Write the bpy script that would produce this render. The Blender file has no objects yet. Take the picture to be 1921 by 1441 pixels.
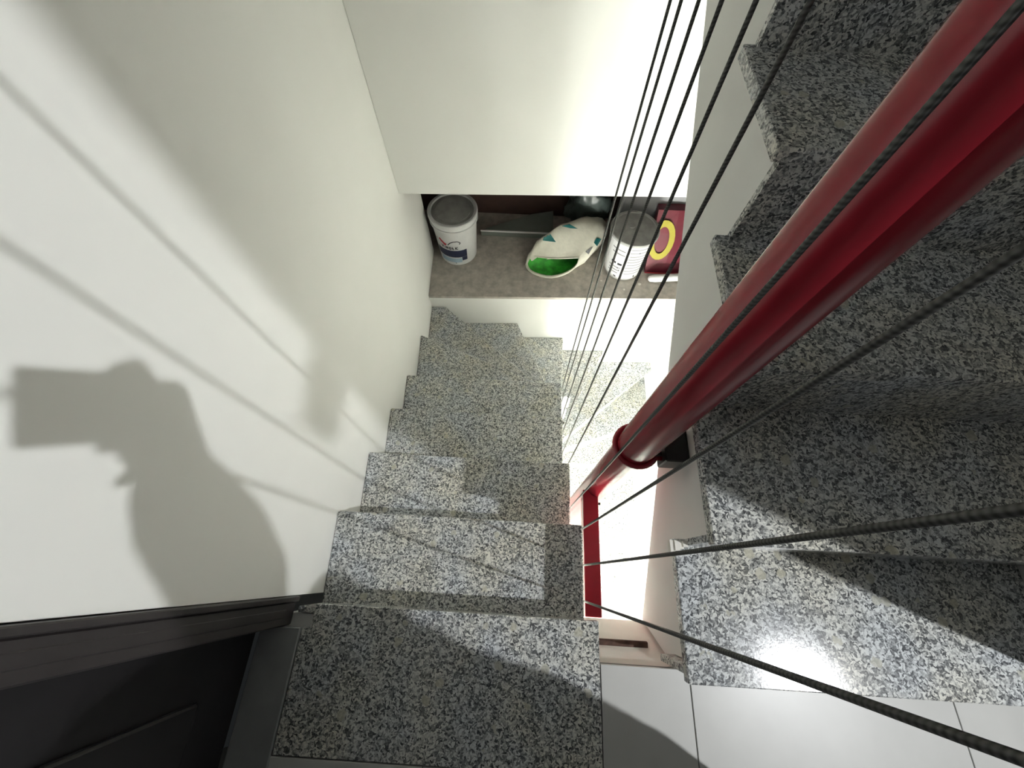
import bpy, bmesh, math, random
from mathutils import Vector, Matrix
random.seed(7)
SC = bpy.context.scene
COL = SC.collection

# ------------------------------------------------------------------ camera
CAMZ = 1.15                       # camera height above the landing floor (z = 0)
FPX, W, H = 761.0, 1921.0, 1441.0
AX = (0.99845054, -0.05199212, 0.01983259)     # world axes written in camera axes
AY = (0.05549039, 0.90360872, -0.42474945)
AZ = (0.00416272, 0.42519184, 0.90509368)
cd = bpy.data.cameras.new('camera'); cam = bpy.data.objects.new('camera', cd); COL.objects.link(cam)
M = Matrix((AX, AY, AZ)).to_4x4(); M.translation = (0, 0, CAMZ)
cam.matrix_world = M
cd.sensor_fit = 'HORIZONTAL'; cd.sensor_width = 36.0; cd.lens = FPX * 36.0 / W
cd.clip_start = 0.004; cd.clip_end = 60
SC.camera = cam

# ------------------------------------------------------------------ world, exposure, lamp data
world = bpy.data.worlds.new('world'); SC.world = world; world.use_nodes = True
world.node_tree.nodes['Background'].inputs[0].default_value = (0.55, 0.60, 0.62, 1)
world.node_tree.nodes['Background'].inputs[1].default_value = 0.02
SC.view_settings.view_transform = 'Standard'; SC.view_settings.look = 'None'
SC.view_settings.exposure = 0.0; SC.view_settings.gamma = 1.0
SC.view_settings.use_curve_mapping = False
HALL_LAMP = (2.20, -0.58, 2.90); HALL_R = 0.026; HALL_E = 11600.0
LOW_LAMP = (0.28, -2.03, -1.65); LOW_LEN = 1.20; LOW_TALL = 0.56; LOW_E = 132.0

# ------------------------------------------------------------------ helpers
def nt(name):
    m = bpy.data.materials.new(name); m.use_nodes = True
    return m, m.node_tree, m.node_tree.nodes['Principled BSDF']

def plain(name, col, rough=0.6, metal=0.0, var=0.06, scale=18.0, bump=0.0, bscale=120.0, spec=0.4, trans=0.0):
    m, t, b = nt(name); N, L = t.nodes, t.links
    geo = N.new('ShaderNodeNewGeometry')
    n = N.new('ShaderNodeTexNoise'); n.inputs['Scale'].default_value = scale; n.inputs['Detail'].default_value = 5
    L.new(geo.outputs['Position'], n.inputs['Vector'])
    r = N.new('ShaderNodeValToRGB')
    r.color_ramp.elements[0].position = 0.3; r.color_ramp.elements[1].position = 0.7
    r.color_ramp.elements[0].color = tuple(max(0, c * (1 - var)) for c in col) + (1,)
    r.color_ramp.elements[1].color = tuple(min(1, c * (1 + var)) for c in col) + (1,)
    L.new(n.outputs['Fac'], r.inputs['Fac']); L.new(r.outputs['Color'], b.inputs['Base Color'])
    b.inputs['Roughness'].default_value = rough; b.inputs['Metallic'].default_value = metal
    b.inputs['Specular IOR Level'].default_value = spec
    if trans: b.inputs['Transmission Weight'].default_value = trans
    if bump:
        n2 = N.new('ShaderNodeTexNoise'); n2.inputs['Scale'].default_value = bscale; n2.inputs['Detail'].default_value = 4
        L.new(geo.outputs['Position'], n2.inputs['Vector'])
        bp = N.new('ShaderNodeBump'); bp.inputs['Strength'].default_value = bump; bp.inputs['Distance'].default_value = 0.004
        L.new(n2.outputs['Fac'], bp.inputs['Height']); L.new(bp.outputs['Normal'], b.inputs['Normal'])
    return m

def granite(name, gain=1.0, rough=0.22):
    m, t, b = nt(name); N, L = t.nodes, t.links
    geo = N.new('ShaderNodeNewGeometry')
    # warp so the crystals read as bent flakes
    wn = N.new('ShaderNodeTexNoise'); wn.inputs['Scale'].default_value = 85; wn.inputs['Detail'].default_value = 2
    L.new(geo.outputs['Position'], wn.inputs['Vector'])
    sub = N.new('ShaderNodeVectorMath'); sub.operation = 'SUBTRACT'; sub.inputs[1].default_value = (0.5, 0.5, 0.5)
    L.new(wn.outputs['Color'], sub.inputs[0])
    sc = N.new('ShaderNodeVectorMath'); sc.operation = 'SCALE'; sc.inputs['Scale'].default_value = 0.016
    L.new(sub.outputs[0], sc.inputs[0])
    ad = N.new('ShaderNodeVectorMath'); ad.operation = 'ADD'
    L.new(geo.outputs['Position'], ad.inputs[0]); L.new(sc.outputs[0], ad.inputs[1])
    v = N.new('ShaderNodeTexVoronoi'); v.inputs['Scale'].default_value = 230
    L.new(ad.outputs[0], v.inputs['Vector'])
    sep = N.new('ShaderNodeSeparateColor'); L.new(v.outputs['Color'], sep.inputs[0])
    n1 = N.new('ShaderNodeTexNoise'); n1.inputs['Scale'].default_value = 300; n1.inputs['Detail'].default_value = 4
    L.new(geo.outputs['Position'], n1.inputs['Vector'])
    mx = N.new('ShaderNodeMath'); mx.operation = 'MULTIPLY_ADD'; mx.inputs[1].default_value = 0.55; 
    L.new(sep.outputs[0], mx.inputs[0])
    s2 = N.new('ShaderNodeMath'); s2.operation = 'MULTIPLY'; s2.inputs[1].default_value = 0.5
    L.new(n1.outputs['Fac'], s2.inputs[0]); L.new(s2.outputs[0], mx.inputs[2])
    r = N.new('ShaderNodeValToRGB'); e = r.color_ramp.elements
    st = [(0.20, (.05, .052, .055)), (0.34, (.16, .165, .165)), (0.46, (.34, .345, .335)), (0.58, (.58, .58, .56)), (0.74, (.84, .84, .80))]
    e[0].position = st[0][0]; e[0].color = tuple(c * gain for c in st[0][1]) + (1,)
    e[1].position = st[-1][0]; e[1].color = tuple(c * gain for c in st[-1][1]) + (1,)
    for p, c in st[1:-1]:
        k = e.new(p); k.color = tuple(x * gain for x in c) + (1,)
    L.new(mx.outputs[0], r.inputs['Fac'])
    # scattered big cream crystals
    v2 = N.new('ShaderNodeTexVoronoi'); v2.inputs['Scale'].default_value = 26
    L.new(ad.outputs[0], v2.inputs['Vector'])
    sp2 = N.new('ShaderNodeSeparateColor'); L.new(v2.outputs['Color'], sp2.inputs[0])
    c1 = N.new('ShaderNodeMath'); c1.operation = 'GREATER_THAN'; c1.inputs[1].default_value = 0.80; L.new(sp2.outputs[1], c1.inputs[0])
    c2 = N.new('ShaderNodeMath'); c2.operation = 'LESS_THAN'; c2.inputs[1].default_value = 0.27; L.new(v2.outputs['Distance'], c2.inputs[0])
    c3 = N.new('ShaderNodeMath'); c3.operation = 'MULTIPLY'; L.new(c1.outputs[0], c3.inputs[0]); L.new(c2.outputs[0], c3.inputs[1])
    c4 = N.new('ShaderNodeMath'); c4.operation = 'MULTIPLY'; c4.inputs[1].default_value = 0.75; L.new(c3.outputs[0], c4.inputs[0])
    mix = N.new('ShaderNodeMix'); mix.data_type = 'RGBA'
    L.new(c4.outputs[0], mix.inputs['Factor']); L.new(r.outputs['Color'], mix.inputs[6]); mix.inputs[7].default_value = (.62 * gain, .60 * gain, .50 * gain, 1)
    # faint warm and cool clouding of the stone
    n3 = N.new('ShaderNodeTexNoise'); n3.inputs['Scale'].default_value = 7; n3.inputs['Detail'].default_value = 3
    L.new(geo.outputs['Position'], n3.inputs['Vector'])
    r3 = N.new('ShaderNodeValToRGB'); r3.color_ramp.elements[0].position = 0.35; r3.color_ramp.elements[1].position = 0.68
    r3.color_ramp.elements[0].color = (0.90, 0.94, 1.0, 1); r3.color_ramp.elements[1].color = (1.0, 0.98, 0.90, 1)
    L.new(n3.outputs['Fac'], r3.inputs['Fac'])
    ml = N.new('ShaderNodeMix'); ml.data_type = 'RGBA'; ml.blend_type = 'MULTIPLY'; ml.inputs['Factor'].default_value = 1
    L.new(mix.outputs[2], ml.inputs[6]); L.new(r3.outputs['Color'], ml.inputs[7])
    L.new(ml.outputs[2], b.inputs['Base Color'])
    b.inputs['Roughness'].default_value = rough; b.inputs['Specular IOR Level'].default_value = 0.35
    bp = N.new('ShaderNodeBump'); bp.inputs['Strength'].default_value = 0.06; bp.inputs['Distance'].default_value = 0.001
    L.new(n1.outputs['Fac'], bp.inputs['Height']); L.new(bp.outputs['Normal'], b.inputs['Normal'])
    return m

def cable_mat():
    m, t, b = nt('twisted_steel'); N, L = t.nodes, t.links
    tc = N.new('ShaderNodeTexCoord')
    mp = N.new('ShaderNodeMapping'); mp.inputs['Rotation'].default_value = (0, math.radians(35), 0)
    L.new(tc.outputs['Object'], mp.inputs['Vector'])
    w = N.new('ShaderNodeTexWave'); w.bands_direction = 'Z'; w.inputs['Scale'].default_value = 70; w.inputs['Distortion'].default_value = 0.6
    L.new(mp.outputs[0], w.inputs['Vector'])
    r = N.new('ShaderNodeValToRGB'); r.color_ramp.elements[0].color = (.035, .036, .034, 1); r.color_ramp.elements[1].color = (.085, .087, .08, 1)
    L.new(w.outputs['Fac'], r.inputs['Fac']); L.new(r.outputs['Color'], b.inputs['Base Color'])
    bp = N.new('ShaderNodeBump'); bp.inputs['Strength'].default_value = 0.35; bp.inputs['Distance'].default_value = 0.001
    L.new(w.outputs['Fac'], bp.inputs['Height']); L.new(bp.outputs['Normal'], b.inputs['Normal'])
    b.inputs['Metallic'].default_value = 0.35; b.inputs['Roughness'].default_value = 0.5
    return m

def emit(name, col, s):
    m, t, b = nt(name)
    b.inputs['Base Color'].default_value = (.9, .9, .9, 1)
    b.inputs['Emission Color'].default_value = tuple(col) + (1,); b.inputs['Emission Strength'].default_value = s
    return m

MT = dict(
    wall=plain('white_plaster', (.90, .90, .865), 0.75, var=.02, scale=2.5, bump=.04, bscale=60, spec=.25),
    stain=plain('stained_plaster', (.88, .86, .79), 0.85, var=.07, scale=9, bump=.15, bscale=70, spec=.2),
    granite=granite('speckled_granite', 0.94, 0.15),
    tile=plain('pale_floor_tile', (.56, .56, .535), 0.34, var=.07, scale=5, spec=.45),
    grout=plain('grout', (.20, .20, .19), 0.9),
    ledge=plain('grey_brown_stone', (.46, .425, .38), 0.5, var=.22, scale=26, spec=.3),
    concrete=plain('soffit_plaster', (.90, .90, .865), 0.8, var=.02, scale=4),
    hallwall=plain('hall_paint', (.085, .085, .085), 0.9, var=.03),
    ceil=plain('ceiling_paint', (.60, .60, .58), 0.9, var=.02),
    red=plain('red_paint', (.29, .016, .028), 0.24, var=.10, scale=14, spec=.55),
    black=plain('dark_steel', (.020, .017, .018), 0.45, metal=.3, var=.25, scale=40),
    rust=plain('rusty_steel', (.10, .055, .04), 0.8, var=.4, scale=60),
    cable=cable_mat(),
    wood=plain('dark_door_wood', (.012, .011, .012), 0.5, var=.3, scale=9),
    wood2=plain('dark_casing_wood', (.030, .026, .026), 0.45, var=.25, scale=8),
    thresh=plain('threshold_stone', (.30, .31, .31), 0.5, var=.12, scale=14),
    white=plain('white_plastic', (.64, .64, .64), 0.4, var=.04),
    lid=plain('dusty_grey_lid', (.33, .33, .315), 0.7, var=.20, scale=16),
    navy=plain('navy_print', (.018, .022, .055), 0.5),
    sky=plain('pale_blue_print', (.34, .46, .56), 0.5),
    redp=plain('red_print', (.38, .02, .03), 0.5),
    ink=plain('black_print', (.025, .025, .03), 0.5),
    greyp=plain('grey_print', (.22, .22, .23), 0.5),
    sack=plain('white_woven_sack', (.70, .68, .58), 0.6, var=.06, scale=30, bump=.5, bscale=35),
    green=plain('green_lining', (.035, .30, .03), 0.5, var=.5, scale=22),
    teal=plain('teal_print', (.015, .13, .13), 0.5),
    dbag=plain('dark_grey_plastic', (.035, .045, .042), 0.35, var=.6, scale=12),
    maroon=plain('maroon_paper', (.10, .006, .016), 0.45, var=.12),
    yellow=plain('yellow_print', (.30, .26, .025), 0.5),
    board=plain('grey_green_board', (.16, .18, .16), 0.35, var=.12, scale=10),
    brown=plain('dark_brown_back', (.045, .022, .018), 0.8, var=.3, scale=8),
    grit=plain('plaster_crumb', (.70, .68, .62), 0.9),
    cloth=plain('dark_cloth', (.022, .024, .030), 0.9, var=.2),
    skin=plain('skin', (.48, .29, .20), 0.55, var=.06),
    hair=plain('black_hair', (.012, .010, .010), 0.5),
    phone=plain('black_glass', (.012, .012, .014), 0.15, var=.1),
    hall=emit('hall_lamp_glow', (0.97, 0.985, 1.0), HALL_E),
    low=emit('lower_lamp_glow', (0.985, 1.0, 0.93), LOW_E),
)

def tag(o, label, cat, group=None, kind=None):
    if label: o['label'] = label
    if cat: o['category'] = cat
    if group: o['group'] = group
    if kind: o['kind'] = kind
    return o

def thing(name, loc, label=None, cat=None, group=None, kind=None):
    e = bpy.data.objects.new(name, None); e.empty_display_size = 0.05
    COL.objects.link(e); e.location = loc
    return tag(e, label, cat, group, kind)

def wloc(p):
    v = Vector((0, 0, 0))
    while p is not None:
        v += Vector(p.location); p = p.parent
    return v

def obj(name, bm, mat, parent=None, loc=None, smooth=False):
    """bm holds world coordinates; the object sits at loc (default: the parent's place)"""
    base = wloc(parent); at = Vector(loc) if loc is not None else base
    bmesh.ops.translate(bm, verts=bm.verts, vec=-at)
    bmesh.ops.recalc_face_normals(bm, faces=bm.faces)
    me = bpy.data.meshes.new(name); bm.to_mesh(me); bm.free()
    if smooth:
        for p in me.polygons: p.use_smooth = True
    me.materials.append(MT[mat] if isinstance(mat, str) else mat)
    o = bpy.data.objects.new(name, me); COL.objects.link(o)
    o.parent = parent; o.location = at - base
    return o

def struct(name, bm, mat, label=None):
    c = sum((v.co for v in bm.verts), Vector()) / len(bm.verts)
    o = obj(name, bm, mat, None, loc=c)
    o['kind'] = 'structure'
    if label: o['label'] = label
    return o

def prism_z(poly, z0, z1, bm=None, bev=0.0):
    bm = bm or bmesh.new()
    a = [bm.verts.new((x, y, z0)) for x, y in poly]; b = [bm.verts.new((x, y, z1)) for x, y in poly]
    n = len(poly); fs = [bm.faces.new(a[::-1]), bm.faces.new(b)]
    fs += [bm.faces.new((a[i], a[(i + 1) % n], b[(i + 1) % n], b[i])) for i in range(n)]
    if bev:
        bmesh.ops.bevel(bm, geom=list({e for f in fs for e in f.edges}), offset=bev, segments=1, affect='EDGES')
    return bm

def prism_x(poly, x0, x1, bm=None, x0b=None, x1b=None):
    """poly in (y, z)"""
    bm = bm or bmesh.new()
    a = [bm.verts.new((x0, y, z)) for y, z in poly]; b = [bm.verts.new((x1, y, z)) for y, z in poly]
    n = len(poly); bm.faces.new(a[::-1]); bm.faces.new(b)
    for i in range(n): bm.faces.new((a[i], a[(i + 1) % n], b[(i + 1) % n], b[i]))
    return bm

def box(x0, x1, y0, y1, z0, z1, bm=None, bev=0.0):
    return prism_z([(x0, y0), (x1, y0), (x1, y1), (x0, y1)], z0, z1, bm, bev)

def tube(p, q, r0, r1=None, n=12, bm=None, caps=True):
    bm = bm or bmesh.new(); p, q = Vector(p), Vector(q); r1 = r0 if r1 is None else r1
    d = (q - p).normalized(); u = d.orthogonal().normalized(); w = d.cross(u)
    A, B = [], []
    for i in range(n):
        t = 2 * math.pi * i / n; k = u * math.cos(t) + w * math.sin(t)
        A.append(bm.verts.new(p + k * r0)); B.append(bm.verts.new(q + k * r1))
    for i in range(n): bm.faces.new((A[i], A[(i + 1) % n], B[(i + 1) % n], B[i]))
    if caps: bm.faces.new(A[::-1]); bm.faces.new(B)
    return bm

def path_tube(pts, r, n=8, bm=None, closed=False):
    bm = bm or bmesh.new(); pts = [Vector(p) for p in pts]; rings = []
    for i, p in enumerate(pts):
        a = pts[i - 1] if i else (pts[-1] if closed else p); b = pts[(i + 1) % len(pts)] if (i + 1 < len(pts) or closed) else p
        d = (b - a).normalized(); ref = Vector((0, 0, 1)) if abs(d.z) < 0.9 else Vector((1, 0, 0))
        u = d.cross(ref).normalized(); w = u.cross(d)
        rr = r[i] if isinstance(r, (list, tuple)) else r
        rings.append([bm.verts.new(p + (u * math.cos(2 * math.pi * k / n) + w * math.sin(2 * math.pi * k / n)) * rr) for k in range(n)])
    m = len(rings)
    for i in range(m if closed else m - 1):
        A, B = rings[i], rings[(i + 1) % m]
        for k in range(n): bm.faces.new((A[k], A[(k + 1) % n], B[(k + 1) % n], B[k]))
    if not closed: bm.faces.new(rings[0][::-1]); bm.faces.new(rings[-1])
    return bm

def lathe(prof, c, n=40, bm=None):
    """prof: (radius, z) list; closed on the axis where radius is 0"""
    bm = bm or bmesh.new(); rings = []
    for r, z in prof:
        if r < 1e-6: rings.append([bm.verts.new((c[0], c[1], c[2] + z))])
        else: rings.append([bm.verts.new((c[0] + r * math.cos(2 * math.pi * k / n), c[1] + r * math.sin(2 * math.pi * k / n), c[2] + z)) for k in range(n)])
    for A, B in zip(rings, rings[1:]):
        for k in range(n):
            k2 = (k + 1) % n
            if len(A) == 1 and len(B) == 1: continue
            if len(A) == 1: bm.faces.new((A[0], B[k2], B[k]))
            elif len(B) == 1: bm.faces.new((A[k], A[k2], B[0]))
            else: bm.faces.new((A[k], A[k2], B[k2], B[k]))
    return bm

def clip(poly, a, b, c):
    """keep a*x + b*y <= c"""
    out = []
    for i in range(len(poly)):
        p, q = poly[i], poly[(i + 1) % len(poly)]
        fp, fq = a * p[0] + b * p[1] - c, a * q[0] + b * q[1] - c
        if fp <= 0: out.append(p)
        if fp * fq < 0:
            t = fp / (fp - fq); out.append((p[0] + t * (q[0] - p[0]), p[1] + t * (q[1] - p[1])))
    return out

# ------------------------------------------------------------------ the shell
R = 0.19; NR = 17; ZLOW = -R * NR; ZTOP = 3.25
LEDGE = CAMZ - 2.17; LINTEL = CAMZ - 1.38
def XL(y): return -0.5495 - 0.0500 * y          # face of the left wall
def YF(x): return 1.655 + 0.0435 * x            # face of the far wall
XR = 1.10                                       # face of the right wall
WALL_END = -0.133                               # the right wall stops here; the hall opens behind it
YBACK = -2.6

# landing floor: grout bed and tiles cut round the granite top step
fl = struct('floor', prism_z([(0.226, -0.181), (2.9, -0.181), (2.9, -2.4), (-0.62, -2.4), (-0.62, -0.387), (0.226, -0.387)], -0.030, -0.0035), 'grout')
def tile(x0, x1, y0, y1):
    g = 0.0012
    obj('tile', box(x0 + g, x1 - g, y0 + g, y1 - g, -0.012, 0.0, bev=0.0008), 'tile', fl)
tile(0.224, 0.432, -0.387, -0.179)
for x0, x1 in ((0.432, 1.032), (1.032, 1.632), (1.632, 2.232), (2.232, 2.832)): tile(x0, x1, -0.779, -0.179)
for x0, x1 in ((-0.60, -0.168), (-0.168, 0.432)): tile(x0, x1, -0.987, -0.387)
for x0, x1 in ((0.432, 1.032), (1.032, 1.632), (1.632, 2.232), (2.232, 2.832)): tile(x0, x1, -1.379, -0.779)
for x0, x1 in ((-0.60, -0.168), (-0.168, 0.432)): tile(x0, x1, -1.587, -0.987)
for x0, x1 in ((0.432, 1.032), (1.032, 1.632), (1.632, 2.232), (2.232, 2.832)): tile(x0, x1, -1.979, -1.379)

# edge of the landing slab: plaster face that leans out towards its foot
edge = struct('trim_1', prism_x([(-0.181, -0.031), (-0.104, -0.25), (-0.62, -0.25), (-0.62, -0.031)], 0.20, 1.10), 'stain', 'stained beige plaster edge of the landing slab above the stairwell')
struct('trim_2', prism_x([(-0.118, -0.031), (-0.118, -0.25), (-0.62, -0.25), (-0.62, -0.031)], -0.56, 0.199), 'concrete', 'plaster edge of the landing slab under the top granite step')
struct('trim_3', box(-0.62, 2.9, -2.4, -0.621, -0.25, -0.031), 'concrete', 'underside of the landing slab')

wl = struct('wall_left', prism_z([(XL(-0.078), -0.078), (XL(2.02), 2.02), (XL(2.02) - .14, 2.02), (XL(-0.078) - .14, -0.078)], ZLOW, ZTOP), 'wall', 'white plaster wall beside the descending steps, crossed by soft shadows')
struct('wall_left_below', prism_z([(XL(-0.079), -0.079), (XL(-0.079) - .14, -0.079), (XL(YBACK) - .14, YBACK), (XL(YBACK), YBACK)], ZLOW, -0.252), 'wall', 'white plaster wall of the storey below')
struct('wall_left_door_head', prism_z([(XL(-0.079), -0.079), (XL(-0.079) - .14, -0.079), (XL(-0.079) - .14, -1.0), (XL(-0.079), -1.0)], 2.16, ZTOP), 'wall', 'white plaster wall above the dark door')
struct('wall_right', box(XR, XR + 0.10, WALL_END, 1.78, -0.25, ZTOP), 'wall', 'white plaster wall beside the ascending steps')
struct('wall_right_below', box(XR, XR + 0.10, YBACK, 1.78, ZLOW, -0.251), 'wall', 'white plaster wall beside the lower steps')
xa, xb = -0.80, 1.098
struct('wall_far', prism_z([(XL(1.62) + .001, YF(XL(1.62))), (xb, YF(xb)), (xb, YF(xb) + .11), (XL(1.70) + .001, YF(XL(1.7)) + .11)], LINTEL, ZTOP), 'wall', 'white plaster end wall above the storage recess')
struct('wall_far_below', prism_z([(XL(1.62) + .001, YF(XL(1.62))), (xb, YF(xb)), (xb, 2.60), (XL(1.99) + .001, 2.60), (XL(1.99) + .001, 1.9)], ZLOW, LEDGE - 0.021), 'wall', 'white plaster wall below the storage ledge')
struct('ledge_1', prism_z([(XL(1.62) + .001, YF(XL(1.62)) - 0.002), (xb, YF(xb) - .002), (xb, 2.60), (-1.0, 2.60), (-1.0, 2.03), (XL(2.02) + .001, 2.03)], LEDGE - 0.020, LEDGE), 'ledge', 'grey brown stone ledge of the storage recess')
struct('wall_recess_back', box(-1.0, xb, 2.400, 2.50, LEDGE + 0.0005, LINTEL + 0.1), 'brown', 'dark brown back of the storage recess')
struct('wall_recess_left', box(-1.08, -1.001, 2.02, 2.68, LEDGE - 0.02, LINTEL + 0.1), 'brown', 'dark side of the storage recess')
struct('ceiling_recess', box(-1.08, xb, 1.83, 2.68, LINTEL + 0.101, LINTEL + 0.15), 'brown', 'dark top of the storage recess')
struct('floor_below', box(-0.60, XR + .1, YBACK, 1.0, ZLOW - 0.05, ZLOW), 'tile', 'pale floor at the foot of the lower steps')
struct('ceiling', box(1.2, 2.9, -1.5, -0.135, ZTOP - 0.1, ZTOP), 'ceil', 'ceiling above the landing')

struct('wall_back_below', box(-0.62, XR, -2.15, -2.0505, ZLOW, -0.2515), 'wall', 'white wall at the back of the storey below')
struct('wall_back', box(-0.62, 2.9, -2.50, -2.401, -0.03, ZTOP), 'hallwall', 'dark wall behind the landing')
struct('wall_hall', box(2.901, 3.0, -2.50, 1.0, -0.03, ZTOP), 'hallwall', 'dark wall at the far side of the hall')
struct('wall_left_back', box(-0.69, -0.55, -2.4, -1.001, -0.03, ZTOP), 'hallwall', 'dark wall beyond the dark door')
struct('ceiling_stairwell', box(-0.75, XR + .10, -0.128, 1.80, ZTOP + .001, ZTOP + .08), 'wall', 'white ceiling high above the stairwell')

# ------------------------------------------------------------------ dark door in the left wall
dr = thing('door_1', (-0.62, -0.50, 0.0), 'dark wooden door with dark casing beside the top step', None, None, 'structure')
cas = obj('casing', box(-0.640, -0.538, -0.143, -0.092, -0.02, 2.16, bev=.003), 'wood2', dr)
obj('casing_bead', box(-0.640, -0.531, -0.0915, -0.0795, -0.02, 2.16, bev=.002), 'wood2', cas)
obj('casing_groove', box(-0.636, -0.5365, -0.128, -0.104, 0.02, 2.14, bev=.004), 'wood2', cas)
obj('casing', box(-0.640, -0.538, -1.0, -0.95, -0.02, 2.16, bev=.003), 'wood2', dr)
obj('casing', box(-0.640, -0.538, -0.9495, -0.1435, 2.10, 2.16, bev=.003), 'wood2', dr)
leaf = obj('door_leaf', box(-0.640, -0.602, -0.9485, -0.1445, 0.012, 2.098, bev=.002), 'wood', dr)
for z0, z1 in ((0.16, 0.92), (1.06, 1.96)):
    obj('door_panel', box(-0.6018, -0.594, -0.83, -0.26, z0, z1, bev=.006), 'wood', leaf)
obj('threshold', box(-0.598, -0.5015, -0.9485, -0.1445, -0.003, 0.006, bev=.002), 'thresh', dr)

# ------------------------------------------------------------------ descending stair: D0 .. D4 straight, D5 .. D11 winders, D12 .. D16 straight
TT = 0.024                                       # granite thickness
ds = thing('staircase', (0.2, 0.0, ZLOW), 'grey speckled granite staircase going down beside the left wall and turning right', 'staircase')
noseD = [-0.092, 0.153, 0.397, 0.655, 0.917]
xrD = [0.223, 0.219, 0.206, 0.200, 0.216]
# D0
obj('tread', prism_z([(-0.478, noseD[0]), (xrD[0], noseD[0]), (xrD[0], -0.3855), (-0.500, -0.3855), (-0.500, -0.146), (-0.478, -0.146)], -0.024, 0.0, bev=.0015), 'granite', ds)
for k in range(1, 5):
    z = -R * k; y0 = noseD[k - 1] - 0.022; y1 = noseD[k]; xr = xrD[k]
    if k == 1: y0 = noseD[0] - 0.024
    poly = [(XL(y0) + .001, y0), (xr, y0), (xr, y1), (XL(y1) + .001, y1)]
    obj('tread', prism_z(poly, z - TT, z, bev=.004), 'granite', ds)
for k in range(0, 5):
    z = -R * k; y1 = noseD[k]
    xl = XL(y1) + .001 if k else -0.53
    obj('riser', box(xl, xrD[min(k + 1, 4)] - .006, y1 - 0.0235, y1 - 0.0095, z - R + .0005, z - TT - .0005), 'granite', ds)
# stepped concrete body with plastered underside
body = [(-0.118, -0.252)]
pts = [(noseD[0] - .025, -R - TT - .001)]
for k in range(1, 5):
    z = -R * k - TT - .001
    pts.append((noseD[k] - .025, z))
    if k < 4: pts.append((noseD[k] - .025, z - R))
poly = pts + [(noseD[4] - .025, -R * 5 - .12), (noseD[0] - .025, -R * 1 - .22)]
obj('soffit', prism_x(poly, -0.545, 0.190), 'concrete', ds)

# winders
PV = (0.292, 0.925)
angs = {4: 180.0, 5: 158.5, 6: 139.5, 7: 114.7, 8: 88.5, 9: 63.7, 10: 41.0, 11: 21.0, 12: 0.0}
rect = [(-0.80, 0.60), (XR - .001, 0.60), (XR - .001, 1.9), (-0.80, 1.9)]
def wedge(a_hi, a_lo):
    """area between the two rays, angle a_lo .. a_hi, kept inside the stair shaft"""
    p = list(rect)
    for x0, y0, x1, y1, in ((XL(0), 0, XL(1), 1),):
        nx, ny = (y1 - y0), -(x1 - x0)          # keep x >= XL(y)
        p = clip(p, -nx, -ny, -(nx * (x0 + .001) + ny * y0))
    p = clip(p, -0.0435, 1.0, 1.654)
    th = math.radians(a_lo); n = (-math.sin(th), math.cos(th))     # keep left of the low ray
    p = clip(p, -n[0], -n[1], -(n[0] * PV[0] + n[1] * PV[1]))
    th = math.radians(a_hi); n = (-math.sin(th), math.cos(th))     # keep right of the high ray
    p = clip(p, n[0], n[1], n[0] * PV[0] + n[1] * PV[1])
    q = []
    for v in p:
        if not q or (Vector(v) - Vector(q[-1])).length > 1e-4: q.append(v)
    if (Vector(q[0]) - Vector(q[-1])).length < 1e-4: q.pop()
    return q
for k in range(5, 12):
    z = -R * k
    obj('tread', prism_z(wedge(angs[k - 1] + 1.5, angs[k]), z - TT, z, bev=.0035), 'granite', ds)
    a = math.radians(angs[k] + 1.2)
    # riser under this nosing, out to where the ray meets a wall
    far = max(((v[0] - PV[0]) * math.cos(a) + (v[1] - PV[1]) * math.sin(a)) for v in wedge(angs[k] + 2.4, angs[k] + 1.0)) - .02
    u = Vector((math.cos(a), math.sin(a))); nn = Vector((-u.y, u.x)); P = Vector(PV)
    qs = [P + u * .03, P + u * far, P + u * far + nn * .010, P + u * .03 + nn * .010]
    obj('riser', prism_z([tuple(v) for v in qs], z - R + .0005, z - TT - .0005), 'granite', ds)
    obj('winder_core', prism_z(wedge(angs[k - 1] + 0.5, angs[k] + 2.6), z - TT - .14, z - TT - .0006), 'concrete', ds)
noseL = [0.892, 0.633, 0.370, 0.112, -0.138]
xlL = 0.335
for i in range(5):
    k = 12 + i; z = -R * k; y1 = noseL[i]; y0 = (noseL[i - 1] if i else PV[1]) + 0.024
    if i == 0:      # widest tread: the last winder runs on to a straight nosing
        w = wedge(angs[11] + 1.5, 0.0)
        top = [v for v in w if v[1] > PV[1] + 1e-3]
        obj('tread', prism_z([(PV[0] + .001, y1), (XR - .001, y1)] + sorted(top, key=lambda v: -v[0]) + [(PV[0] + .001, PV[1])], z - TT, z, bev=.0012), 'granite', ds)
    else:
        obj('tread', box(xlL, 1.045, y1, y0, z - TT, z, bev=.0015), 'granite', ds)
    obj('riser', box(xlL + .006, 1.045, y1 + .0095, y1 + .0235, z - R + .0005, z - TT - .0005), 'granite', ds)
pts = []
for i in range(5):
    k = 12 + i; z = -R * k - TT - .001; y0 = (noseL[i - 1] if i else PV[1] + .02) + .025
    pts.append((y0 if i else y0 - .01, z)); pts.append((noseL[i] + .025, z))
poly = pts + [(noseL[4] + .025, ZLOW + .001), (noseL[2] + .025, ZLOW + .001), (PV[1] + .035, -R * 12 - .34)]
obj('soffit', prism_x(poly, xlL + .02, XR - .002), 'concrete', ds)

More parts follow.
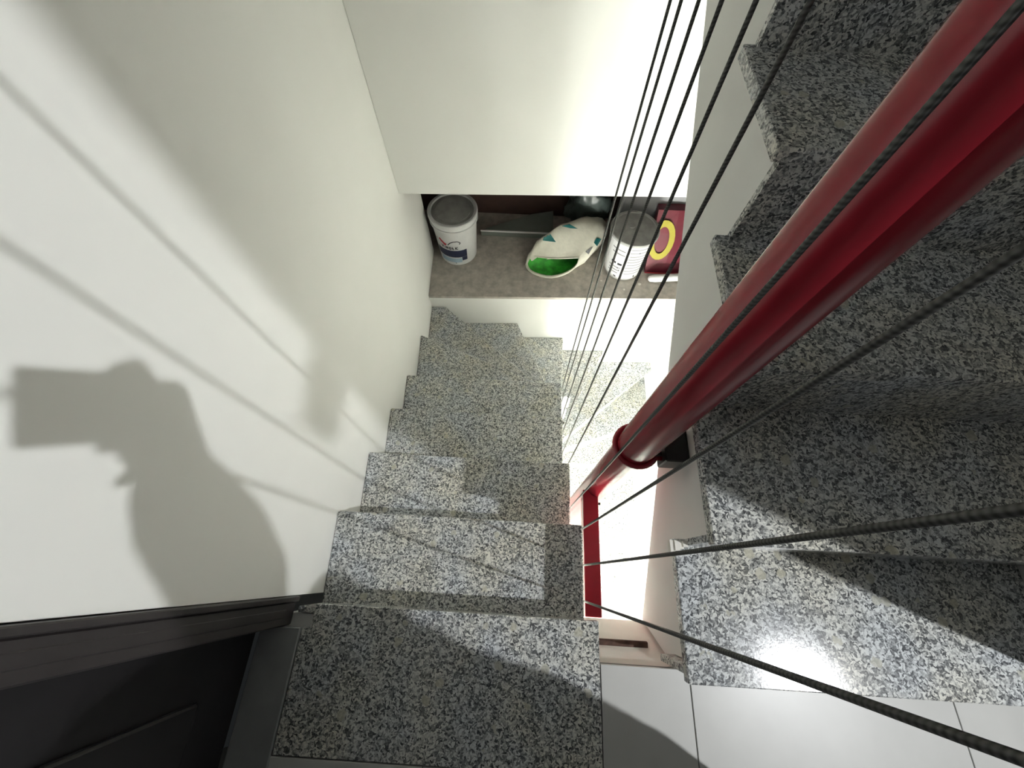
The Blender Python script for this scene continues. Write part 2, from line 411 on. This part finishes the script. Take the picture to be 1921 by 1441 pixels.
# ------------------------------------------------------------------ ascending stair U1 ..
us = thing('staircase', (0.75, -0.15, 0.0), 'grey speckled granite staircase climbing on the right, white plastered side', 'staircase')
noseU = [None, -0.174, 0.069, 0.322, 0.588, 0.845, 1.10, 1.36]
XU = 0.358; XS = 0.400
for k in range(1, 8):
    z = R * k; y0 = noseU[k]; y1 = (noseU[k + 1] + .024) if k < 7 else 1.69
    xl = XU + (0.0 if k < 4 else 0.004)
    obj('tread', box(xl, XR - .001, y0, y1, z - TT, z, bev=.002), 'granite', us)
    obj('riser', box(XU + (.024 if k > 1 else .010), XR - .001, y0 + .0095, y0 + .0235, z - R + (.0005 if k > 1 else 0.001), z - TT - .0005), 'granite', us)
pts = []
for k in range(1, 8):
    z = R * k - TT - .001; y0 = noseU[k] + .025
    pts.append((y0, (R * (k - 1) - TT - .001) if k > 1 else 0.001)); pts.append((y0, z))
pts[0] = (noseU[1] + .025, 0.001)
def sof(y): return -0.24 + 0.66 * (y + 0.096)
poly = pts + [(1.69, R * 7 - TT - .001), (1.69, sof(1.3)), (1.3, sof(1.3)), (-0.0985, -0.2415), (-0.179, 0.001)]
poly = [p for p in poly]
obj('soffit', prism_x(poly, XS, XR - .002), 'concrete', us)
# plaster fillets packed under the tread ends
for k in (1, 2, 3, 4):
    obj('plaster_fillet', box(XS - .012, XS - .0005, noseU[k] + .03, noseU[k + 1] + .02, R * k - TT - .030, R * k - TT - .0008, bev=.004), 'concrete', us)

# ------------------------------------------------------------------ red steel pole with its clamp and brace
PX, PY, PR = 0.287, 0.297, 0.0455
pole = thing('steel_pole', (PX, PY, ZLOW), 'glossy red round steel pole rising through the stairwell', 'pole')
obj('shaft', tube((PX, PY, ZLOW), (PX, PY, ZTOP), PR, n=40), 'red', pole, smooth=False)
for p in pole.children[0].data.polygons: p.use_smooth = len(p.vertices) == 4
br = obj('brace', box(0.232, 0.283, -0.103, 0.275, CAMZ - 1.4 - .05, CAMZ - 1.4, bev=.002), 'red', pole)
obj('bolt', tube((0.2835, 0.232, CAMZ - 1.4 - .010), (0.291, 0.232, CAMZ - 1.4 - .010), 0.005, n=8), 'black', br)
zc = 0.205
ring = [(PX + (PR + .006) * math.cos(t), PY + (PR + .006) * math.sin(t), zc) for t in [math.radians(a) for a in range(40, 331, 12)]]
ub = obj('clamp', path_tube([(XS - .055, ring[0][1] - .0, zc)] + ring + [(XS - .055, ring[-1][1], zc)], .0065, n=8), 'red', pole, smooth=True)
obj('bracket_plate', box(XS - .056, XS - .0005, PY - .042, PY + .048, zc - .035, zc + .030, bev=.003), 'black', pole)
for yy in (-.020, .028):
    obj('nut', tube((XS - .070, PY + yy, zc), (XS - .0565, PY + yy, zc), .009, n=6), 'black', pole)

# ------------------------------------------------------------------ vertical cables beside the granite ends
CAB = [(0.2330, 0.945, 'leftmost of the thin twisted steel cables at the top edge'),
       (0.2330, 0.873, 'second thin twisted steel cable from the left at the top edge'),
       (0.2325, 0.776, 'third thin twisted steel cable from the left at the top edge'),
       (0.2330, 0.681, 'fourth thin twisted steel cable from the left at the top edge'),
       (0.2330, 0.575, 'fifth thin twisted steel cable from the left, meeting the ascending steps at top'),
       (0.2330, 0.461, 'twisted steel cable just left of the red pole, crossing the upper right steps'),
       (0.2250, 0.2545, 'twisted steel cable running along the front of the red pole'),
       (0.2310, 0.150, 'twisted steel cable rising to the right just below the red pole'),
       (0.2330, 0.0400, 'twisted steel cable lying almost level across the lowest ascending step'),
       (0.2330, -0.0620, 'thickest looking steel cable, falling to the bottom right corner over pale tiles')]
for x, y, lab in CAB:
    c = tag(obj('steel_cable', tube((x, y, ZLOW), (x, y, ZTOP), .0031, n=10, caps=True), 'cable', None, loc=(x, y, ZLOW), smooth=True), lab, 'cable', 'stairwell cables')

# ------------------------------------------------------------------ small leftovers on the plaster
tag(obj('steel_offcut', box(0.232, 0.372, -0.156, -0.140, -0.118, -0.106, bev=.002), 'rust', None, loc=(0.30, -0.15, -0.112)), 'thin rusty steel strip sticking out of the landing edge', 'steel strip')
bm = bmesh.new()
for i in range(4):
    box(.345 + .009 * i, .356 + .009 * i, .075 + .004 * i - .012, .088, R + .0005 - .02 + .018, R + .012 + .004 * (i % 2), bm)
tag(obj('mortar_lump', bm, 'stain', None, loc=(.36, .08, R)), 'small brown mortar lump on the corner of the lowest ascending step', 'mortar')


# ------------------------------------------------------------------ things stored on the ledge
Z0 = LEDGE + 0.0008
def patch(c, r0, z0, r1, z1, a0, a1, za, zb, off=.0008, n=10):
    """curved print on a conical bucket side: angles a0..a1 (deg), heights za..zb above the foot"""
    bm = bmesh.new(); rows = []
    for z in (za, zb):
        r = r0 + (r1 - r0) * (z - z0) / (z1 - z0) + off
        rows.append([bm.verts.new((c[0] + r * math.cos(math.radians(a0 + (a1 - a0) * i / n)), c[1] + r * math.sin(math.radians(a0 + (a1 - a0) * i / n)), c[2] + z)) for i in range(n + 1)])
    for i in range(n): bm.faces.new((rows[0][i], rows[0][i + 1], rows[1][i + 1], rows[1][i]))
    return bm

def strokes(c, r0, z0, r1, z1, segs, w=.006, off=.0012):
    """thin curved pen strokes on the bucket side, each a run of (angle, height)"""
    bm = bmesh.new()
    for run in segs:
        for (a, z), (b, y) in zip(run, run[1:]):
            P = []
            for ang, zz in ((a, z), (b, y)):
                r = r0 + (r1 - r0) * (zz - z0) / (z1 - z0) + off
                P.append(Vector((c[0] + r * math.cos(math.radians(ang)), c[1] + r * math.sin(math.radians(ang)), c[2] + zz)))
            d = (P[1] - P[0]).normalized(); nrm = Vector((math.cos(math.radians(a)), math.sin(math.radians(a)), 0))
            t = d.cross(nrm).normalized() * w / 2
            bm.faces.new([bm.verts.new(v) for v in (P[0] - t, P[1] - t, P[1] + t, P[0] + t)])
    return bm

# left bucket
c = (-0.472, 2.012, Z0); HB = 0.365; RB, RT = 0.122, 0.143
bk = thing('paint_bucket', c, 'white plastic paint bucket with navy label band beside the left wall', 'bucket', 'paint buckets on the ledge')
obj('body', lathe([(0, 0), (RB - .006, 0), (RB, .006), (RT, HB - .055), (RT + .004, HB - .053), (RT + .004, HB - .020), (0, HB - .020)], c, 48), 'white', bk, smooth=False)
rm = obj('rim', lathe([(RT - .02, HB - .019), (RT + .008, HB - .019), (RT + .013, HB - .012), (RT + .013, HB - .0), (RT + .008, HB + .004), (RT - .006, HB + .004), (RT - .010, HB - .006), (RT - .02, HB - .006)], c, 48), 'white', bk)
obj('rim_bead', lathe([(RT + .003, HB - .060), (RT + .010, HB - .056), (RT + .010, HB - .046), (RT + .003, HB - .042)], c, 48), 'white', rm)
obj('lid', lathe([(0, HB - .001), (RT - .035, HB - .001), (RT - .030, HB - .004), (RT - .011, HB - .005), (RT - .011, HB - .012), (0, HB - .012)], c, 48), 'lid', bk)
A = lambda *v: patch(c, RB, 0, RT, HB - .055, *v)
obj('label_band', A(214, 306, .084, .150), 'navy', bk); obj('label_band', A(290, 306, .050, .0835), 'navy', bk)
obj('label_band', A(222, 289, .034, .074), 'sky', bk); obj('label_band', A(224, 286, .0745, .0835), 'white', bk)
S = lambda segs, w: strokes(c, RB, 0, RT, HB - .055, [[(255 + (a - 257) * 1.45, .160 + (z - .168) * 1.4 if z > .1 else z) for a, z in run] for run in segs], w * 1.3)
obj('logo_swash', S([[(240, .222), (246, .210), (252, .192)], [(243, .214), (250, .200), (254, .196)]], .014), 'redp', bk)
obj('logo_arc', S([[(257, .196), (262, .212), (268, .220), (276, .222), (281, .212), (279, .202)]], .005), 'ink', bk)
obj('lettering', S([[(243, .190), (245, .172), (247, .190)], [(250, .185), (250, .170)], [(253, .170), (253, .186), (256, .170), (256, .186)], [(259, .170), (259, .184), (262, .184), (262, .170), (259, .170)], [(265, .186), (265, .170), (268, .170)], [(265, .178), (267, .178)], [(271, .186), (271, .170)], [(275, .186), (271, .178), (275, .170)], [(231, .214), (234, .210)], [(266, .030), (268, .026)]], .0045), 'ink', bk)
hz = HB - .075
obj('wire_handle', path_tube([(c[0] - RT * math.cos(t) * 1.03, c[1] - .012 - .155 * math.sin(t) * .96 * .25 - .0, c[2] + hz - .155 * math.sin(t) * .9) if False else (c[0] - (RT + .008) * math.cos(t), c[1] + .02 + .020 * math.sin(t) + .155 * math.sin(t) * .55, c[2] + hz - .13 * math.sin(t)) for t in [math.pi * i / 16 for i in range(17)]], .0022, n=6), 'greyp', bk)

# right bucket
c = (0.650, 1.944, Z0); HB = 0.345; RB, RT = 0.120, 0.150
bk = thing('paint_bucket', c, 'white paint bucket with flat grey lid and printed instructions, behind the cables', 'bucket', 'paint buckets on the ledge')
obj('body', lathe([(0, 0), (RB - .006, 0), (RB, .006), (RT - .006, HB - .012), (RT - .006, HB - .008), (0, HB - .008)], c, 48), 'white', bk)
obj('lid', lathe([(0, HB - .002), (RT - .022, HB - .002), (RT - .018, HB + .002), (RT - .004, HB + .002), (RT, HB - .002), (RT, HB - .014), (RT - .004, HB - .016), (RT - .010, HB - .0075), (0, HB - .0075)], c, 48), 'lid', bk)
obj('lid_boss', lathe([(0, HB + .004), (.020, HB + .004), (.024, HB - .0019), (0, HB - .0019)], (c[0] - .02, c[1] + .02, c[2]), 20), 'lid', bk)
A = lambda *v: patch(c, RB, 0, RT - .006, HB - .012, *v)
bm = bmesh.new(); rnd = random.Random(3)
lines = [(.300, 262, 318), (.270, 262, 316), (.238, 264, 318), (.212, 262, 316), (.186, 262, 318), (.158, 264, 314), (.130, 262, 318), (.100, 262, 316), (.072, 264, 312), (.270, 212, 250), (.236, 214, 252), (.116, 212, 250), (.090, 214, 248), (.066, 212, 246)]
for z, a, b in lines:
    m2 = A(a, b, z, z + .009); me = bpy.data.meshes.new('tmp'); m2.to_mesh(me); m2.free(); bm.from_mesh(me); bpy.data.meshes.remove(me)
obj('text_lines', bm, 'greyp', bk)
obj('text_bar', A(218, 233, .148, .166), 'ink', bk); obj('text_bar', A(238, 251, .146, .164), 'ink', bk)
obj('lettering', strokes(c, RB, 0, RT - .006, HB - .012, [[(236, .038), (240, .038)], [(240, .036), (244, .034)], [(246, .10), (249, .10)], [(240, .118), (243, .118)], [(300, .050), (300, .034), (303, .034)], [(284, .276), (287, .276)]], .009), 'ink', bk)

# open sack lying on its side
def loft(rings, n=28, crumple=0.0, seed=1, close0=True, close1=True, zmin=None):
    bm = bmesh.new(); rnd = random.Random(seed); R_ = []
    for i, (cc, a, b) in enumerate(rings):
        cc, a, b = Vector(cc), Vector(a), Vector(b); row = []
        for k in range(n):
            t = 2 * math.pi * k / n
            s = 1 + crumple * (math.sin(3 * t + i * 1.7) * .5 + math.sin(7 * t - i * 2.3) * .35 + rnd.uniform(-.5, .5) * .6)
            if i == 0: s = 1 + crumple * .4 * math.sin(3 * t)
            sn = math.sin(t); sn = sn * (.52 if i == 0 else .82 if i == 1 else 1.0) if sn > 0 else sn
            if i == 0 and sn > 0: sn = sn * .55 + .30 * math.cos(t) ** 2
            v = cc + (a * math.cos(t) + b * sn) * s
            if zmin is not None: v.z = max(v.z, zmin)
            row.append(bm.verts.new(v))
        R_.append(row)
    for A_, B_ in zip(R_, R_[1:]):
        for k in range(n): bm.faces.new((A_[k], A_[(k + 1) % n], B_[(k + 1) % n], B_[k]))
    if close0: bm.faces.new(R_[0][::-1])
    if close1: bm.faces.new(R_[-1])
    return bm
zl = LEDGE
mouth = [((.168, 1.905, zl + .058), (.172, -.026, .030), (.030, .080, .054)),
         ((.205, 1.955, zl + .080), (.200, -.005, .020), (.018, .084, .086)),
         ((.250, 2.005, zl + .098), (.212, .030, .010), (.005, .082, .104)),
         ((.310, 2.055, zl + .104), (.206, .060, .0), (-.01, .080, .110)),
         ((.365, 2.100, zl + .098), (.180, .080, .0), (-.02, .076, .102)),
         ((.415, 2.140, zl + .080), (.135, .080, .0), (-.02, .064, .082)),
         ((.440, 2.165, zl + .066), (.075, .050, .0), (-.01, .035, .050))]
sk = thing('sack', (.25, 2.0, zl), 'white sack lying open on its side with bright green lining and teal triangle', 'sack')
sbm = loft(mouth, crumple=.075, seed=4, close0=False, zmin=zl + .003)
from mathutils.bvhtree import BVHTree
sbm.normal_update(); sbm.faces.ensure_lookup_table(); bvh = BVHTree.FromBMesh(sbm)
sk_body = obj('sack_body', sbm, 'sack', sk, smooth=True)
inner = []
for (cc, a, b), f in zip(mouth[:5], (.95, .93, .90, .86, .6)):
    inner.append((Vector(cc) + Vector((.004, .004, .002)), Vector(a) * f, Vector(b) * f))
obj('sack_lining', loft(inner, crumple=.075, seed=4, close0=False, zmin=zl + .006), 'green', sk, smooth=True)
rim = []
for k in range(28):
    t = 2 * math.pi * k / 28; sn = math.sin(t); sn = sn * .52 * .55 + .30 * math.cos(t) ** 2 if sn > 0 else sn
    v = Vector(mouth[0][0]) + (Vector(mouth[0][1]) * math.cos(t) + Vector(mouth[0][2]) * sn) * (1 + .022 * math.sin(3 * t)) * .985
    v.z = max(v.z, zl + .007); rim.append(v)
obj('sack_hem', path_tube(rim, [.004 + .007 * max(0, -math.sin(2 * math.pi * k / 28)) for k in range(28)], n=6, closed=True), 'sack', sk, smooth=True)
def on_sack(px, py):
    c_ = Vector((px - W / 2, -(py - H / 2), -FPX)); d = Vector((Vector(AX).dot(c_), Vector(AY).dot(c_), Vector(AZ).dot(c_))).normalized()
    hit = bvh.ray_cast(Vector((0, 0, CAMZ)), d)
    return hit[0] + Vector((0, -.2, 1)).normalized() * .004 if hit[0] else None
def decal(name, tris, mat, n=6):
    """small print following the sack: triangles split into a grid laid on its surface"""
    bm = bmesh.new()
    for A_, B_, C_ in tris:
        G = {}
        for i in range(n + 1):
            for k in range(n + 1 - i):
                u, v = i / n, k / n; w = 1 - u - v
                p = on_sack(A_[0] * w + B_[0] * u + C_[0] * v, A_[1] * w + B_[1] * u + C_[1] * v)
                if p is not None: G[i, k] = bm.verts.new(p)
        for i in range(n):
            for k in range(n - i):
                if all(q in G for q in ((i, k), (i + 1, k), (i, k + 1))): bm.faces.new((G[i, k], G[i + 1, k], G[i, k + 1]))
                if all(q in G for q in ((i + 1, k), (i + 1, k + 1), (i, k + 1))): bm.faces.new((G[i + 1, k], G[i + 1, k + 1], G[i, k + 1]))
    if len(bm.faces): bmesh.ops.remove_doubles(bm, verts=bm.verts, dist=1e-5); obj(name, bm, mat, sk)
decal('triangle_print', [((1026, 431), (1018, 452), (1043, 455))], 'teal')
decal('print_patch', [((1054, 425), (1068, 421), (1070, 429)), ((1068, 421), (1084, 430), (1070, 429))], 'teal')
decal('print_patch', [((1114, 456), (1119, 447), (1120, 463)), ((1119, 447), (1128, 449), (1120, 463))], 'teal')
decal('print_patch', [((1098, 473), (1113, 462), (1104, 478))], 'greyp')

def blob(c, s, seed, amp=.12, sub=4, zmin=None, freq=9.0):
    from mathutils import noise
    bm = bmesh.new(); bmesh.ops.create_icosphere(bm, subdivisions=sub, radius=1.0)
    for v in bm.verts:
        k = noise.noise(v.co * 2.1 + Vector((seed, 0, 0))) * amp + abs(noise.noise(v.co * freq * .5 + Vector((0, seed, 0)))) * amp * .8
        p = v.co * (1 + k)
        v.co = Vector((c[0] + p.x * s[0], c[1] + p.y * s[1], c[2] + p.z * s[2]))
        if zmin is not None and v.co.z < zmin: v.co.z = zmin
    return bm
dbg = thing('plastic_bag', (.42, 2.34, zl), 'crumpled dark grey plastic bag behind the white sack', 'bag')
obj('bag_body', blob((.40, 2.315, zl + .16), (.14, .062, .17), 3.1, amp=.35, zmin=zl + .002), 'dbag', dbg, smooth=True)
obj('bag_neck', blob((.49, 2.31, zl + .35), (.06, .045, .08), 8.2, amp=.5, sub=3), 'dbag', dbg, smooth=True)

# maroon carrier bag leaning back, yellow figures on its front
mb = thing('carrier_bag', (.94, 2.0, zl), 'maroon carrier bag with yellow lettering standing beside the grey lidded bucket', 'bag')
def lean(y, z): return y + .52 * (z - zl)
bm = bmesh.new(); rows = []
for z in (zl + .002, zl + .12, zl + .24, zl + .36):
    y = lean(1.905, z) ; th = .085 if z < zl + .3 else .05
    rows.append([bm.verts.new(p) for p in ((.800 + .01 * random.random(), y, z), (.93, y - .012 * (zl + .02 < z < zl + .3), z), (1.085, y + .004, z), (1.085, y + th, z), (.93, y + th + .01, z), (.805, y + th, z))])
for A_, B_ in zip(rows, rows[1:]):
    for k in range(6): bm.faces.new((A_[k], A_[(k + 1) % 6], B_[(k + 1) % 6], B_[k]))
bm.faces.new(rows[0][::-1]); bm.faces.new(rows[-1])
obj('bag_body', bm, 'maroon', mb)
def flat_ring(cx_, cz_, rx, rz, w, a0, a1, n=22):
    bm = bmesh.new(); I, O = [], []
    for i in range(n + 1):
        t = math.radians(a0 + (a1 - a0) * i / n)
        for L_, f in ((I, -w), (O, 0)):
            x, z = cx_ + (rx + f) * math.cos(t), cz_ + (rz + f) * math.sin(t)
            L_.append(bm.verts.new((x, lean(1.888, z), z)))
    for i in range(n): bm.faces.new((I[i], I[i + 1], O[i + 1], O[i]))
    return bm
obj('lettering', flat_ring(.862, zl + .205, .080, .112, .036, 0, 360), 'yellow', mb)
obj('lettering', flat_ring(1.085, zl + .22, .060, .105, .026, 100, 250), 'yellow', mb)
obj('bottom_cord', path_tube([(.80, 1.893, zl + .016), (.90, 1.888, zl + .020), (1.085, 1.896, zl + .022)], .004, n=6), 'redp', mb, smooth=True)

tag(obj('grey_board', box(.585, 1.095, 2.155, 2.235, zl + .001, zl + .430, bev=.004), 'greyp', None, loc=(.8, 2.2, zl)), 'pale grey slab standing behind the right bucket and maroon bag', 'board')
wr = path_tube([(.815, 1.830, zl + .026), (.825, 1.831, zl + .027), (.86, 1.836, zl + .028), (1.0, 1.852, zl + .028), (1.09, 1.860, zl + .028)], [.010, .020, .026, .026, .026], n=14)
tag(obj('foam_roll', wr, 'white', None, loc=(.95, 1.86, zl), smooth=True), 'white rounded roll lying in front of the maroon bag', 'roll')
bd = thing('flat_panel', (.0, 2.25, zl), 'grey green flat panel with white front edge behind the left bucket', 'panel')
obj('panel_body', prism_z([(-.330, 2.175), (.175, 2.175), (.175, 2.39), (.02, 2.350)], zl + .001, zl + .052), 'board', bd)
obj('edge_strip', box(-.334, .175, 2.164, 2.1745, zl + .046, zl + .058, bev=.002), 'white', bd)
rnd = random.Random(12)
for i, (x, y, s, lab) in enumerate([(.655, 1.752, .008, 'white plaster crumb near the ledge edge below the right bucket'), (.760, 1.800, .010, 'pale plaster crumb between the right bucket and the white roll'), (.505, 1.815, .007, 'small plaster crumb left of the right bucket')]):
    tag(obj('plaster_crumb', blob((x, y, zl + s * .55), (s, s * .8, s * .6), i * 3.3, amp=.5, sub=2, zmin=zl + .0005), 'grit', None, loc=(x, y, zl)), lab, 'crumb', 'crumbs on the ledge')

# ------------------------------------------------------------------ lamps of the place
hl = thing('ceiling_lamp', (HALL_LAMP[0], HALL_LAMP[1], ZTOP - .1005), 'small round downlight on the landing ceiling', 'lamp')
bm = bmesh.new(); bmesh.ops.create_icosphere(bm, subdivisions=2, radius=HALL_R, matrix=Matrix.Translation(HALL_LAMP)); obj('bulb', bm, 'hall', hl, smooth=True)
obj('housing', lathe([(0, ZTOP - .1005 - HALL_LAMP[2]), (.11, ZTOP - .1005 - HALL_LAMP[2]), (.11, .0), (.104, .0), (.104, .06), (0, .06)], HALL_LAMP, 32), 'lid', hl)
ll = thing('panel_lamp', (LOW_LAMP[0], -2.05, LOW_LAMP[2]), 'white panel lamp on the back wall of the storey below, out of sight', 'lamp')
lx, lz = LOW_LEN / 2, LOW_TALL / 2
bm = bmesh.new(); bm.faces.new([bm.verts.new((LOW_LAMP[0] + a * lx, LOW_LAMP[1] + .0005, LOW_LAMP[2] + b * lz)) for a, b in ((1, -1), (-1, -1), (-1, 1), (1, 1))])
obj('diffuser', box(LOW_LAMP[0] - lx, LOW_LAMP[0] + lx, LOW_LAMP[1] - .004, LOW_LAMP[1], LOW_LAMP[2] - lz, LOW_LAMP[2] + lz), 'low', ll); bm.free()
for a in (-1, 1):
    obj('frame', box(LOW_LAMP[0] + a * (lx + .013) - .012, LOW_LAMP[0] + a * (lx + .013) + .012, -2.0495, LOW_LAMP[1] + .006, LOW_LAMP[2] - lz - .024, LOW_LAMP[2] + lz + .024, bev=.002), 'white', ll)
    obj('frame', box(LOW_LAMP[0] - lx, LOW_LAMP[0] + lx, -2.0495, LOW_LAMP[1] + .006, LOW_LAMP[2] + a * (lz + .013) - .012, LOW_LAMP[2] + a * (lz + .013) + .012, bev=.002), 'white', ll)

# ------------------------------------------------------------------ the photographer on the landing, out of frame; only the shadow shows
def chain(bm, pts):
    for (p, r), (q, s) in zip(pts, pts[1:]): tube(p, q, r, s, 14, bm)
    for p, r in pts: bmesh.ops.create_uvsphere(bm, u_segments=14, v_segments=10, radius=r, matrix=Matrix.Translation(Vector(p)))
def ell(bm, c, s, rot=None):
    m = Matrix.Translation(Vector(c)) @ (rot or Matrix()) @ Matrix.Diagonal((s[0], s[1], s[2], 1))
    bmesh.ops.create_uvsphere(bm, u_segments=20, v_segments=14, radius=1.0, matrix=m)
CZ = CAMZ
F = Vector((-AX[2], -AY[2], -AZ[2])); RI = Vector((AX[0], AY[0], AZ[0])); UP = Vector((AX[1], AY[1], AZ[1])); C0 = Vector((0, 0, CZ))
def cp(r, u, f): return C0 + RI * r + UP * u + F * f
bm = bmesh.new()
for sx, fx in ((.42, -.02), (.62, .02)):
    chain(bm, [((sx, -.560, .045), .042), ((sx + fx, -.425, .034), .032)])
    chain(bm, [((sx, -.540, .075), .045), ((sx + .005, -.455, .26), .060), ((sx + .005, -.402, .47), .064), ((sx * .7 + .52 * .3, -.375, .70), .086), ((sx * .6 + .52 * .4, -.390, .90), .105)])
chain(bm, [((.47, -.395, .93), .125), ((.57, -.400, .93), .125)])
chain(bm, [((.52, -.395, .93), .138), ((.52, -.410, 1.06), .128), ((.52, -.430, 1.20), .132), ((.51, -.440, 1.30), .120)])
chain(bm, [((.35, -.455, 1.345), .070), ((.68, -.465, 1.345), .070)]); chain(bm, [((.51, -.450, 1.34), .090), ((.505, -.445, 1.44), .055), ((.50, -.440, 1.50), .055)])
ell(bm, (.495, -.430, 1.575), (.076, .096, .112)); chain(bm, [((.492, -.340, 1.575), .016), ((.492, -.330, 1.555), .014)])
for e in (-.078, .078): ell(bm, (.495 + e, -.440, 1.57), (.012, .02, .032))
# right arm reaching forward to the phone
elb = (.455, -.255, 1.185)
chain(bm, [((.68, -.465, 1.345), .066), ((.585, -.36, 1.25), .056), (elb, .070), ((.35, -.180, 1.165), .070), ((.26, -.125, 1.152), .062), ((.205, -.090, 1.135), .052)])
# left arm folded across the body
chain(bm, [((.35, -.455, 1.345), .064), ((.285, -.46, 1.19), .054), ((.29, -.42, 1.04), .047), ((.42, -.310, .99), .040), ((.49, -.275, .99), .034), ((.53, -.270, 1.0), .036), ((.58, -.275, 1.0), .018)])
# right hand: palm, four unequal bent fingers, thumb over the screen
chain(bm, [((.200, -.072, 1.135), .030), ((.165, -.040, 1.137), .030), ((.150, -.010, 1.150), .022)])
chain(bm, [((.200, -.075, 1.115), .030), ((.165, -.040, 1.120), .030), ((.150, .000, 1.140), .026), ((.142, .022, 1.150), .022)])
chain(bm, [((.175, -.062, 1.105), .022), ((.135, -.040, 1.112), .020), ((.112, -.016, 1.134), .014)])
chain(bm, [((.175, -.050, 1.140), .026), ((.130, -.044, 1.146), .020)])
chain(bm, [((.190, -.085, 1.125), .030), ((.160, -.085, 1.105), .024)])
FING = [((.165, -.020, 1.150), (.130, -.024, 1.160), (.100, -.043, 1.163)),
        ((.170, -.042, 1.135), (.130, -.050, 1.130), (.098, -.071, 1.124)),
        ((.178, -.064, 1.120), (.125, -.074, 1.098), (.078, -.093, 1.064)),
        ((.188, -.088, 1.108), (.138, -.102, 1.066), (.085, -.131, 1.014))]
for a_, b_, c_ in FING: chain(bm, [(a_, .0135), (b_, .0115), (c_, .0085)])
chain(bm, [((.165, -.02, 1.155), .014), (tuple(cp(.135, .045, -.028)), .012), (tuple(cp(.105, .040, -.026)), .009)])
tmp_me = bpy.data.meshes.new('tmp_body'); bm.to_mesh(tmp_me); bm.free()
tmp = bpy.data.objects.new('tmp_body', tmp_me); COL.objects.link(tmp)
md = tmp.modifiers.new('remesh', 'REMESH'); md.mode = 'VOXEL'; md.voxel_size = 0.0062
md2 = tmp.modifiers.new('smooth', 'SMOOTH'); md2.factor = 0.5; md2.iterations = 3
dg = bpy.context.evaluated_depsgraph_get(); pm = bpy.data.meshes.new_from_object(tmp.evaluated_get(dg)); bpy.data.objects.remove(tmp)
pm.name = 'person_body'; base = Vector((.47, -.55, 0.0)); zmin = min(v.co.z for v in pm.vertices)
for v in pm.vertices: v.co -= base + Vector((0, 0, zmin - .001))
pm.materials.clear(); pm.materials.append(MT['cloth']); pm.materials.append(MT['skin'])
for p in pm.polygons:
    w = p.center + base; p.use_smooth = True
    if w.z > 1.47 or (w.x < .232 and w.y > -.13) or (w.x > .47 and w.y > -.31 and .94 < w.z < 1.05): p.material_index = 1
per = thing('person', tuple(base), 'person in dark clothes whose arm throws the big shadow on the left wall', 'person')
pb = bpy.data.objects.new('body', pm); COL.objects.link(pb); pb.parent = per
bm = bmesh.new(); ell(bm, (.495, -.447, 1.592), (.083, .094, .108))
bmesh.ops.bisect_plane(bm, geom=bm.verts[:] + bm.edges[:] + bm.faces[:], plane_co=(.495, -.400, 1.585), plane_no=(0, .8, -.6), clear_outer=True)
obj('hair', bm, 'hair', per, smooth=True)
for e in (-.030, .030):
    bm = bmesh.new(); ell(bm, (.495 + e, -.3485, 1.585), (.013, .008, .008)); ey = obj('eye', bm, 'white', per, smooth=True)
    bm = bmesh.new(); ell(bm, (.495 + e, -.3410, 1.585), (.006, .003, .006)); obj('pupil', bm, 'hair', ey, smooth=True)
    obj('eyebrow', path_tube([(.495 + e - .016, -.349, 1.603), (.495 + e, -.3440, 1.607), (.495 + e + .016, -.349, 1.603)], .0035, n=6), 'hair', per, smooth=True)
obj('mouth', path_tube([(.475, -.351, 1.528), (.487, -.3465, 1.527), (.503, -.3465, 1.527), (.515, -.351, 1.528)], [.002, .0045, .0045, .002], n=6), 'redp', per, smooth=True)
ph = thing('phone', tuple(cp(.063, 0, -.010)), 'black phone held out level, throwing the rectangular shadow on the left wall', 'phone')
bm = bmesh.new()
for f in (-.0060, -.0140):
    pass
co = [(-.013, -.037), (.141, -.037), (.141, .037), (-.013, .037)]
a_ = [bm.verts.new(cp(r, u, -.006)) for r, u in co]; b_ = [bm.verts.new(cp(r, u, -.0142)) for r, u in co]
bm.faces.new(a_); bm.faces.new(b_[::-1])
for i in range(4): bm.faces.new((a_[i], b_[i], b_[(i + 1) % 4], a_[(i + 1) % 4]))
bmesh.ops.bevel(bm, geom=bm.edges[:], offset=.0025, segments=2, affect='EDGES')
obj('phone_body', bm, 'phone', ph)

# cloth and hook added out of frame to shade the left wall's lit edge
rg = thing('shadow_rag', (1.15, -.134, 1.84), 'added shadow caster out of frame, small cloth on a hook at the end of the right wall', 'shadow_rag')
obj('hook', path_tube([(1.13, -.1335, 1.838), (1.13, -.19, 1.836), (1.13, -.228, 1.826), (1.13, -.232, 1.842)], .005, n=8), 'black', rg, smooth=True)
obj('shadow_cloth', blob((1.13, -.168, 1.800), (.022, .026, .036), 2.2, amp=.5, sub=3), 'sack', rg, smooth=True)
obj('shadow_cloth', blob((1.13, -.212, 1.790), (.020, .014, .034), 5.7, amp=.5, sub=3), 'sack', rg, smooth=True)
for o in bpy.data.objects:
    if o.type == 'MESH' and o.name.split('.')[0] in ('text_lines', 'logo_swash') or (o.name.startswith('lettering') and o.parent and o.parent.name.startswith('paint_bucket')):
        o['kind'] = 'stuff'
